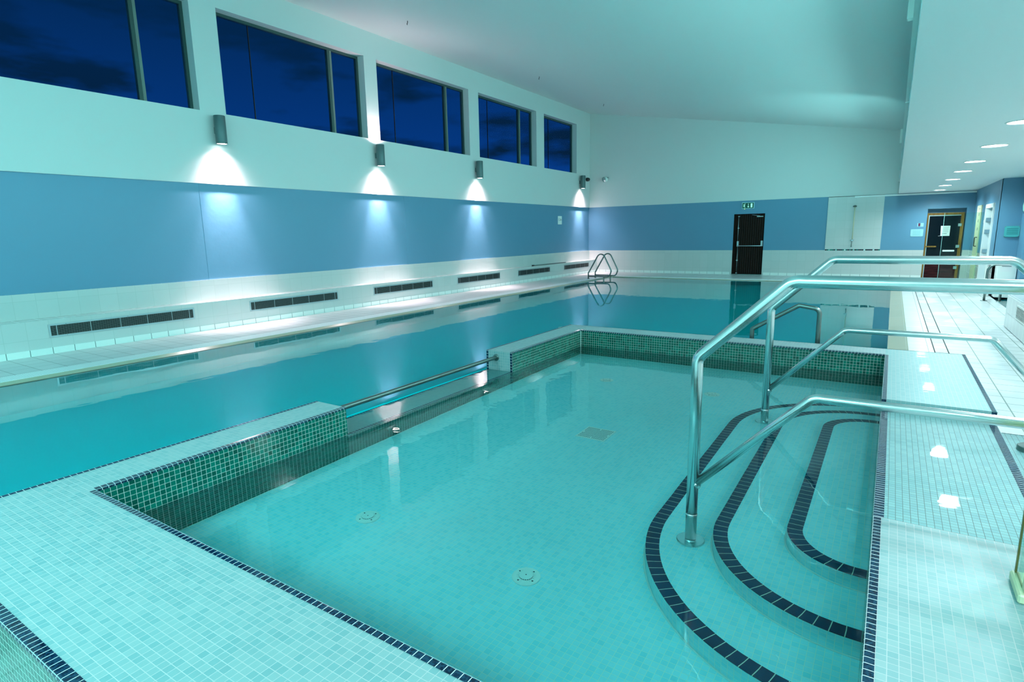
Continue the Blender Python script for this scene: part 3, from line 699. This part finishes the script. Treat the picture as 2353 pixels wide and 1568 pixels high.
cl = MB(); cl.rbox(-3.75, -3.56, YF+.02, YF+.06, 1.895, 1.925, .004); cl.tube([(-3.66, YF+.03, 1.93), (-3.9, YF+.03, 1.97)], .006, 8); cl.build('door_closer', AL, d1)
MB().box(-4.454, -3.507, YF-.02, YF+.12, DZ-.01, DZ+.02).build('threshold', SD, d1)
# exit sign
ex = thing('exit_sign', (-4.03, YF, 2.265), 'green emergency exit sign above the dark fire door', 'exit sign')
MB().rbox(-4.222, -3.842, YF-.03, YF+.012, 2.165, 2.368, .004).build('housing', PL, ex)
MB().box(-4.205, -3.859, YF-.032, YF-.029, 2.183, 2.350).build('face', GN, ex)
sg = MB(); yy = YF-.034
def stroke(mb, pts, w_):
    for (a, b) in zip(pts, pts[1:]):
        a = Vector((a[0], 0, a[1])); b = Vector((b[0], 0, b[1])); d = (b-a).normalized(); n = Vector((-d.z, 0, d.x))*w_/2
        mb.quad([a-n+Vector((0, yy, 0)), b-n+Vector((0, yy, 0)), b+n+Vector((0, yy, 0)), a+n+Vector((0, yy, 0))])
stroke(sg, [(-4.135, 2.30), (-4.155, 2.255)], .022); stroke(sg, [(-4.18, 2.23), (-4.15, 2.235), (-4.155, 2.26)], .012); stroke(sg, [(-4.155, 2.255), (-4.125, 2.235), (-4.122, 2.20)], .013)
stroke(sg, [(-4.185, 2.285), (-4.16, 2.30), (-4.135, 2.295), (-4.11, 2.275)], .010); stroke(sg, [(-4.128, 2.318), (-4.115, 2.332)], .018)
stroke(sg, [(-4.02, 2.33), (-4.02, 2.235)], .012); sg.quad([(-4.02, yy, 2.20), (-3.99, yy, 2.24), (-4.05, yy, 2.24)][::-1])
sg.quad([(-3.95, yy, 2.205), (-3.895, yy, 2.205), (-3.895, yy, 2.33), (-3.95, yy, 2.33)])
sg.build('pictogram', GNE, ex)
MB().cyl((-4.13, YF-.02, 2.166), (-4.13, YF-.02, 2.155), .008, seg=10).build('indicator_light', LED, ex)
# loudspeaker on the far wall
lk = thing('wall_speaker', (-9.05, YF, 3.38), 'white round loudspeaker on a bracket high on the far wall', 'speaker')
b = MB(); c0 = Vector((-9.0, YF-.16, 3.40)); ax = Vector((-.35, -.85, -.15)).normalized()
b.lathe(c0, ax, [(-.10, 0), (-.10, .05), (-.06, .085), (.04, .095), (.05, .09)], 28); b.build('housing', WP, lk)
MB().lathe(c0+ax*.05, ax, [(0, .082), (.008, .06), (.012, 0)], 28).build('speaker_grille', AL, lk)
MB().tube([(-8.96, YF, 3.47), (-8.96, YF-.10, 3.45), (-8.99, YF-.14, 3.42)], .018, 10).build('bracket', GR, lk)
# shower
sh = thing('shower', (-1.02, YF, 1.5), 'slim chrome shower pipe on the white tiled far wall', 'shower')
MB().tube([(-1.025, YF-.045, 1.15), (-1.025, YF-.045, 2.12)], .011, 10).build('riser_pipe', CP, sh)
b = MB(); b.tube([(-1.025, YF, 2.13), (-1.025, YF-.05, 2.13), (-1.025, YF-.12, 2.11)], .014, 10); b.lathe((-1.025, YF-.10, 2.13), (0, -.3, -1), [(-.02, .02), (0, .05), (.02, .055), (.02, 0)], 20); b.build('shower_head', SD, sh)
b = MB(); b.rbox(-1.055, -.995, YF-.07, YF, 1.10, 1.15, .006); b.tube([(-1.08, YF-.05, 1.12), (-.98, YF-.05, 1.14)], .01, 8); b.build('valve', AL, sh)
b = MB(); b.tube([(-1.03, YF-.04, 1.10), (-1.035, YF-.04, .96)], .009, 8); b.lathe((-1.035, YF-.045, .945), (0, 0, 1), [(-.02, 0), (-.015, .018), (.015, .018), (.02, 0)], 12); b.build('drop_pipe', SD, sh)
# sauna front
d2 = struct(bpy.data.objects.new('door_2', None)); C.objects.link(d2); d2.location = (1.19, YF, DZ); d2['_o'] = (1.19, YF, DZ); d2['label'] = 'dark glass sauna front in a wooden frame'
RD = YF+.20
struct_side = MB(); struct_side.box(.754, 1.625, RD+.08, YF+T, DZ, 1.975); struct_side.build('recess_back', PB, d2)
f = MB(); f.box(.765, .80, RD-.03, RD+.04, DZ, 1.86); f.box(1.53, 1.60, RD-.03, RD+.04, DZ, 1.86); f.box(.80, 1.53, RD-.03, RD+.04, 1.80, 1.86); f.build('wooden_frame', WS, d2)
f = MB(); f.box(.80, .82, RD-.02, RD+.01, DZ, 1.80); f.box(.82, 1.53, RD-.02, RD+.01, 1.775, 1.795); f.build('metal_edge', AL, d2)
MB().box(.82, 1.53, RD, RD+.02, .62, 1.775).build('dark_pane', GLD, d2)
MB().box(.82, 1.53, RD+.002, RD+.02, DZ, .62).build('bench_seen_through_glass', WR, d2)
b = MB(); b.rbox(.79, 1.04, RD-.07, RD-.04, .905, .945, .008); b.build('timber_handle', WS, d2)
for z in (1.52, .93, .34): MB().rbox(1.48, 1.56, RD-.05, RD-.02, z-.04, z+.04, .004).build('hinge', AL, d2)
nt_ = thing('paper_notice', (1.21, RD-.03, 1.36), 'white printed paper notice taped to the dark sauna glass', 'notice')
b = MB(); b.quad([(1.11, RD-.02, 1.22), (1.315, RD-.02, 1.22), (1.315, RD-.02, 1.50), (1.10, RD-.02, 1.50)]); b.quad([(1.315, RD-.019, 1.22), (1.11, RD-.019, 1.22), (1.10, RD-.019, 1.50), (1.315, RD-.019, 1.50)]); b.quad([(1.06, RD-.022, 1.215), (1.13, RD-.022, 1.225), (1.13, RD-.022, 1.235), (1.06, RD-.022, 1.22)])
b.build('sheet', PAP, nt_)
b = MB()
for k in range(8): b.box(1.15, 1.29-(k % 3)*.01, RD-.0212, RD-.0205, 1.465-.02*k, 1.469-.02*k)
for k in range(3): b.box(1.15+.035*k, 1.172+.035*k, RD-.0212, RD-.0205, 1.275, 1.295)
b.build('printing', INK, nt_)
# glass screen standing on the deck in front of the sauna
gsY = 18.2
gs = thing('glass_screen', (1.4, gsY, DZ), 'frameless clear glass screen in front of the dark sauna glass', 'glass screen')
MB().box(1.03, 1.787, gsY-.005, gsY+.005, DZ, 1.81).build('pane', GLS, gs)
b = MB(); b.box(1.023, 1.03, gsY-.006, gsY+.006, DZ, 1.81); b.build('polished_edge', GLE, gs)
MB().rbox(1.06, 1.30, gsY-.06, gsY-.03, .865, .905, .006).build('handle', WP, gs)
# little signs by the sauna
s1 = thing('small_picture_sign', (.62, YF, 1.54), 'small sign with a dark purple picture left of the sauna', 'sign')
MB().rbox(.545, .69, YF+.004, YF+.012, 1.49, 1.59, .001).build('plate', PL, s1); MB().box(.565, .615, YF+.001, YF+.004, 1.50, 1.585).build('picture', MAG, s1)
s2 = thing('pale_plaque', (.55, YF, 1.32), 'pale green plaque of small print below the picture sign', 'plaque')
MB().rbox(.40, .70, YF+.0, YF+.012, 1.215, 1.42, .001).build('plate', PL, s2)
b = MB()
for k in range(7): b.box(.45+.008*(k % 2), .65-.01*(k % 3), YF-.0012, YF, 1.38-.022*k, 1.384-.022*k)
for x, z in ((.415, 1.405), (.685, 1.405), (.415, 1.23), (.685, 1.23)): b.cyl((x, YF, z), (x, YF-.004, z), .006, seg=8)
b.build('printing', CY, s2)

# ------------------------------------------------------------------ right side
XR, YK = 1.787, 15.652
wr = MB(); wr.box(XR, 1.95, YK, 16.45, ZT, SOF); wr.box(XR, 1.95, 16.45, 17.60, 1.92, SOF); wr.box(XR, 1.95, 17.60, YF, ZT, SOF)
wR = struct(wr.build('wall_right', PB))
b = MB(); b.box(XR-.006, 1.95, YK-.006, 16.45, -.3, ZT); b.box(XR-.006, 1.95, 17.60, YF, -.3, ZT); b.build('tile_dado', TW, wR)
wk = MB(); wk.box(1.95, 5.1, YK, YK+.2, ZT, SOF); wk.box(1.787, 1.951, YK-.0005, YK+.1, ZT, SOF); wK = struct(wk.build('wall_right', PB)); 
b = MB(); b.box(1.787, 5.1, YK-.006, YK+.2, -.3, ZT); b.build('tile_dado', TW, wK)
pl = MB(); pl.box(2.15, 2.6, 15.0, YK-.006, DZ, SOF); struct(pl.build('wall_right', PB))
struct(MB().box(5.0, 5.15, -7, YK, -.3, SOF).build('wall_right', PS))
struct(MB().box(XW-.3, 5.15, -7.15, -7.0, -.3, 6.0).build('wall_back', PW))
struct(MB().box(2.6, 5, 20.0, 20.2, -.3, SOF).build('wall_far', PB))
# cream door and ajar blue door in the right wall
d3 = struct(bpy.data.objects.new('door_3', None)); C.objects.link(d3); d3.location = (XR, 19.0, DZ); d3['_o'] = (XR, 19.0, DZ); d3['label'] = 'cream door in the right wall beyond the glass screen'
MB().box(XR-.02, XR+.01, 18.55, 19.42, DZ, 1.99).build('door_leaf', CP, d3)
b = MB(); b.tube(fillet([(XR-.02, 18.72, .98), (XR-.07, 18.72, .98), (XR-.07, 18.72, 1.2), (XR-.02, 18.72, 1.2)], .015, 3), .011, 8); b.build('pull_handle', BL, d3)
b = MB()
for z in (1.42, 1.62, 1.78): b.box(XR-.024, XR-.02, 18.9, 18.94, z-.05, z+.02)
b.box(XR-.023, XR-.02, 18.8, 19.1, 1.90, 1.91); b.build('lettering', INK, d3)
d4 = struct(bpy.data.objects.new('door_4', None)); C.objects.link(d4); d4.location = (XR, 17.0, DZ); d4['_o'] = (XR, 17.0, DZ); d4['label'] = 'blue door standing ajar in a white frame'
f = MB(); f.box(XR-.03, XR+.12, 16.38, 16.47, DZ, 1.97); f.box(XR-.03, XR+.12, 17.58, 17.68, DZ, 1.97); f.box(XR-.03, XR+.12, 16.47, 17.58, 1.88, 1.97); f.build('door_frame', WP, d4)
MB().faces([(XR+.10, 16.47, DZ), (XR+.14, 16.47, DZ), (XR+.56, 17.40, DZ), (XR+.52, 17.42, DZ), (XR+.10, 16.47, 1.87), (XR+.14, 16.47, 1.87), (XR+.56, 17.40, 1.87), (XR+.52, 17.42, 1.87)],
           [(0, 1, 2, 3), (7, 6, 5, 4), (0, 4, 5, 1), (1, 5, 6, 2), (2, 6, 7, 3), (3, 7, 4, 0)]).build('door_leaf', BLD, d4)
for z in (1.62, 1.35, .9): MB().rbox(XR-.01, XR+.10, 17.545, 17.585, z-.045, z+.045, .003).build('hinge', AL, d4)
s3 = thing('door_side_sign', (XR-.02, 17.8, 1.45), 'narrow green and white sign between the two right-hand doors', 'sign')
MB().rbox(XR-.012, XR-.002, 17.72, 17.95, 1.29, 1.47, .001).build('green_panel', GN, s3)
b = MB(); b.box(XR-.012, XR-.002, 17.74, 17.93, 1.53, 1.64); b.build('black_frame', BL, s3); b = MB(); b.box(XR-.0135, XR-.0121, 17.765, 17.905, 1.55, 1.62); b.build('white_panel', PAP, s3)
s4 = thing('teal_plaque', (2.0, YK-.03, 1.36), 'teal glass plaque on stand-offs on the blue wall beyond the plunge pool', 'plaque')
MB().rbox(1.90, 2.145, YK-.035, YK-.027, 1.25, 1.47, .001).build('plate', CY, s4)
for x, z in ((1.912, 1.262), (1.912, 1.458), (2.133, 1.262), (2.133, 1.458)): MB().cyl((x, YK, z), (x, YK-.04, z), .008, seg=10).build('stand_off', SD, s4)
b = MB()
for k in range(4): b.box(1.94, 2.12, YK-.0358, YK-.0352, 1.41-.035*k, 1.425-.035*k)
b.build('printing', principled('deep_teal_print', (.01, .20, .20), .3), s4)
lm = thing('bulkhead_lamp', (2.15, 15.3, 1.86), 'round chrome fitting on the blue wall beside the teal plaque', 'wall fitting')
b = MB(); b.lathe((2.15, 15.3, 1.86), (-1, 0, 0), [(0, .15), (.02, .16), (.035, .15), (.035, .12)], 32); b.build('chrome_ring', SS, lm); MB().lathe((2.15, 15.3, 1.86), (-1, 0, 0), [(.02, .13), (.045, .09), (.055, 0)], 32).build('lens', GLE, lm)
# tiled bench box with a grille, right edge
bx = thing('tiled_bench', (1.8, 9.2, DZ), 'white tiled box with a louvred grille beside the plunge pool', 'tiled box')
MB().rbox(1.468, 2.5, 7.6, 10.945, DZ, .50, .012).build('body', TW, bx)
gb_ = MB(); gb_.box(1.462, 1.468, 8.3, 10.10, .255, .275); gb_.box(1.462, 1.468, 8.3, 10.10, .425, .445); gb_.box(1.462, 1.468, 10.08, 10.10, .275, .425); gb_.box(1.462, 1.468, 8.3, 8.32, .275, .425); gb_.build('grille_frame', WP, bx)
MB().box(1.4665, 1.4675, 8.32, 10.08, .275, .425).build('backing', DK, bx)
b = MB()
for k in range(9): b.box(1.462, 1.4665, 8.32, 10.08, .284+.0165*k, .289+.0165*k)
b.build('louvre', WP, bx)
# plunge pool on the right
pp = thing('plunge_pool', (2.9, 13.2, 0), 'small turquoise plunge pool beyond the white tiled box', 'plunge pool')
b = MB(); x0, x1, y0, y1 = 1.80, 4.2, 10.96, 15.6
b.quad([(x0, y0, -1), (x1, y0, -1), (x1, y1, -1), (x0, y1, -1)]); b.quad([(x0, y0, -1), (x0, y1, -1), (x0, y1, DZ), (x0, y0, DZ)]); b.quad([(x0, y1, -1), (x1, y1, -1), (x1, y1, DZ), (x0, y1, DZ)]); b.quad([(x1, y0, -1), (x1, y0, DZ), (x1, y1, DZ), (x1, y1, -1)]); b.quad([(x0, y0, -1), (x0, y0, DZ), (x1, y0, DZ), (x1, y0, -1)])
b.build('basin', PF, pp)
tag(MB().quad([(x0, y0, 0), (x1, y0, 0), (x1, y1, 0), (x0, y1, 0)]).build('plunge_pool_water', WPL), 'turquoise water in the small plunge pool', 'water', kind='stuff')
pr = thing('plunge_pool_rail', (1.7, 14.55, DZ), 'curved steel rail on the deck beside the plunge pool', 'handrail')
MB().tube(fillet([(1.60, 14.55, DZ), (1.60, 14.55, .74), (2.6, 14.55, .76), (2.6, 14.55, DZ)], [.14, .14], 8), .021, 14).build('rail', SD, pr)
MB().lathe((1.60, 14.55, DZ), (0, 0, 1), [(0, .055), (.006, .055), (.010, .05), (.012, .021)], 24).build('base_flange', SD, pr)
pr2 = thing('plunge_pool_ladder', (1.84, 14.3, DZ), 'low curved steel ladder end at the edge of the plunge pool', 'pool ladder')
MB().tube(fillet([(1.83, 14.48, DZ), (1.83, 14.48, .33), (2.15, 14.48, .34), (2.25, 14.48, -.6)], [.12, .1], 8), .021, 14).build('rail', SD, pr2)
MB().lathe((1.83, 14.48, DZ), (0, 0, 1), [(0, .055), (.006, .055), (.010, .05), (.012, .021)], 24).build('base_flange', SD, pr2)
tb = thing('towel_bin', (2.0, 15.45, DZ), 'white cabinet with a slotted flap beyond the plunge pool rail', 'cabinet')
MB().rbox(1.83, 2.14, 15.3, 15.6, DZ, .76, .01).build('body', WP, tb)
MB().box(1.88, 2.06, 15.297, 15.30, .56, .72).build('flap', PAP, tb); MB().box(1.90, 2.05, 15.294, 15.2975, .665, .675).build('slot', INK, tb)
# glass-sided enclosure at the lower right
gc = thing('glass_balustrade', (.7, 2.5, H), 'glass panel in a cream frame standing on the near mosaic platform', 'glass panel')
b = MB(); b.rbox(.462, .70, 2.425, 2.605, H, H+.035, .006); b.build('base_rail', CP, gc)
b = MB(); b.box(.478, .70, 2.440, 2.478, H+.03, 1.2); b.build('corner_post', CP, gc)
b = MB(); b.box(.476, .486, 2.478, 2.598, H+.03, 1.2); b.box(.486, .70, 2.588, 2.598, H+.03, 1.2); b.build('glass_pane', GLS, gc)
b = MB(); b.box(.474, .480, 2.586, 2.600, H+.03, 1.2); b.box(.478, .482, 2.478, 2.586, H+.035, H+.042); b.build('pane_seal', principled('brown_seal', (.18, .13, .03), .4), gc)

# ------------------------------------------------------------------ ceiling, beam, soffit
cm = MB()
xa, xb = XW-.3, XB+.02; za, zb = zceil(xa), zceil(xb)
cm.faces([(xa, -7.1, za), (xb, -7.1, zb), (xb, YF+.3, zb), (xa, YF+.3, za), (xa, -7.1, za+.2), (xb, -7.1, zb+.2), (xb, YF+.3, zb+.2), (xa, YF+.3, za+.2)],
         [(0, 3, 2, 1), (4, 5, 6, 7), (0, 1, 5, 4), (2, 3, 7, 6), (1, 2, 6, 5), (0, 4, 7, 3)])
struct(cm.build('ceiling', PC))
struct(MB().box(XB, 5.15, -7.1, YF+.3, SOF, SOF+.25).build('ceiling', PS))
struct(MB().box(XB, XB+.2, -7.1, YF, SOF+.25, 4.4).build('trim_3', PC))
def downlight(loc):
    t = thing('downlight', loc); x, y, z = loc
    MB().lathe((x, y, z), (0, 0, -1), [(0, .14), (.006, .138), (.008, .125), (-.0, .118)], 40).build('trim_ring', WP, t)
    MB().lathe((x, y, z-.002), (0, 0, -1), [(0, .118), (.002, .08), (.003, 0)], 40).build('diffuser', LAMP, t)
    return t
dn = [y for y in DOWN]
dlab = {7.24: 'largest and nearest of the round ceiling downlights', 9.16: 'second ceiling downlight from the near end of the row', 11.17: 'third ceiling downlight from the near end of the row', 13.0: 'middle downlight of the seven in the lower ceiling',
        15.08: 'third ceiling downlight from the far end of the row', 17.17: 'second ceiling downlight from the far end of the row', 19.2: 'smallest, farthest ceiling downlight nearest the far wall'}
d0 = downlight((.92, 7.24, SOF)); tag(d0, dlab[7.24], 'downlight', 'downlights in the lower ceiling')
for y in dn:
    if y != 7.24: dup(d0, (.92, y, SOF), dlab.get(y, 'round downlight in the lower ceiling beyond the picture edge'))
def fill_panel(x, y):  # frame and glowing face for an added fill light
    t = thing('added_fill_panel', (x, y, zceil(x)), 'added square fill-light panel over the near end of the hall, outside the picture', 'ceiling lamp', 'added fill panels behind the viewpoint')
    b = MB(); s = .80
    def q(dx, dy, dz): return (x+dx, y+dy, zceil(x+dx)-dz)
    for a0, a1, b0, b1 in ((-s, s, -s, -s+.05), (-s, s, s-.05, s), (-s, -s+.05, -s+.05, s-.05), (s-.05, s, -s+.05, s-.05)):
        b.faces([q(a0, b0, 0), q(a1, b0, 0), q(a1, b1, 0), q(a0, b1, 0), q(a0, b0, .06), q(a1, b0, .06), q(a1, b1, .06), q(a0, b1, .06)], [(0, 1, 2, 3), (7, 6, 5, 4), (0, 4, 5, 1), (1, 5, 6, 2), (2, 6, 7, 3), (3, 7, 4, 0)])
    b.build('frame', WP, t)
    MB().quad([q(-s+.05, -s+.05, .012), q(-s+.05, s-.05, .012), q(s-.05, s-.05, .012), q(s-.05, -s+.05, .012)]).build('diffuser', PANEL, t)
for px_, py_ in FILL_PANELS: fill_panel(px_, py_)
hk = ['nearest tiny dark hook hanging from the sloping ceiling', 'middle tiny dark hook hanging from the sloping ceiling', 'farthest tiny dark hook hanging from the sloping ceiling']
for k, y in enumerate((8.87, 13.79, 17.83)):
    t = thing('ceiling_hook', (-8.04, y, zceil(-8.04)), hk[k], 'hook', 'hooks in the sloping ceiling')
    z = zceil(-8.04)
    MB().tube([(-8.04, y, z), (-8.04, y, z-.03), (-8.055, y, z-.05), (-8.05, y, z-.07)], .007, 8).build('shank', BL, t)
fl_lab = {5.0: 'slim floodlight on the beam face, highest seen at the soffit edge', 9.0: 'slim floodlight on the beam face, second seen from the near end', 13.0: 'slim floodlight on the beam face, third seen from the near end', 17.0: 'slim floodlight on the beam face, farthest one'}
for y, z in FLOODS:
    t = thing('beam_floodlight', (XB-.02, y, z), fl_lab.get(y, 'slim floodlight on the beam face nearer than the picture shows'), 'floodlight', 'floodlights on the beam face')
    b = MB(); b.box(XB-.03, XB, y-1.97, y+1.97, z+.11, z+.125); b.box(XB-.03, XB, y-1.97, y+1.97, z-.125, z-.11); b.box(XB-.03, XB, y-1.97, y-1.95, z-.11, z+.11); b.box(XB-.03, XB, y+1.95, y+1.97, z-.11, z+.11); b.box(XB-.018, XB, y-1.95, y+1.95, z-.11, z+.11)
    b.build('housing', WP, t); MB().box(XB-.019, XB-.018, y-1.95, y+1.95, z-.11, z+.11).build('lens', PANEL, t)

for k, y in enumerate((6.0, 14.2)):
    t = thing('beam_spotlight', (XB-.02, y, 3.25), ['small spotlight on the beam face, nearer one', 'small spotlight on the beam face, farther one'][k], 'spotlight', 'small spotlights on the beam face')
    MB().rbox(XB-.075, XB, y-.10, y-.035, 3.12, 3.38, .006).build('housing', WP, t)
for o in bpy.data.objects:
    if '_o' in o: del o['_o']
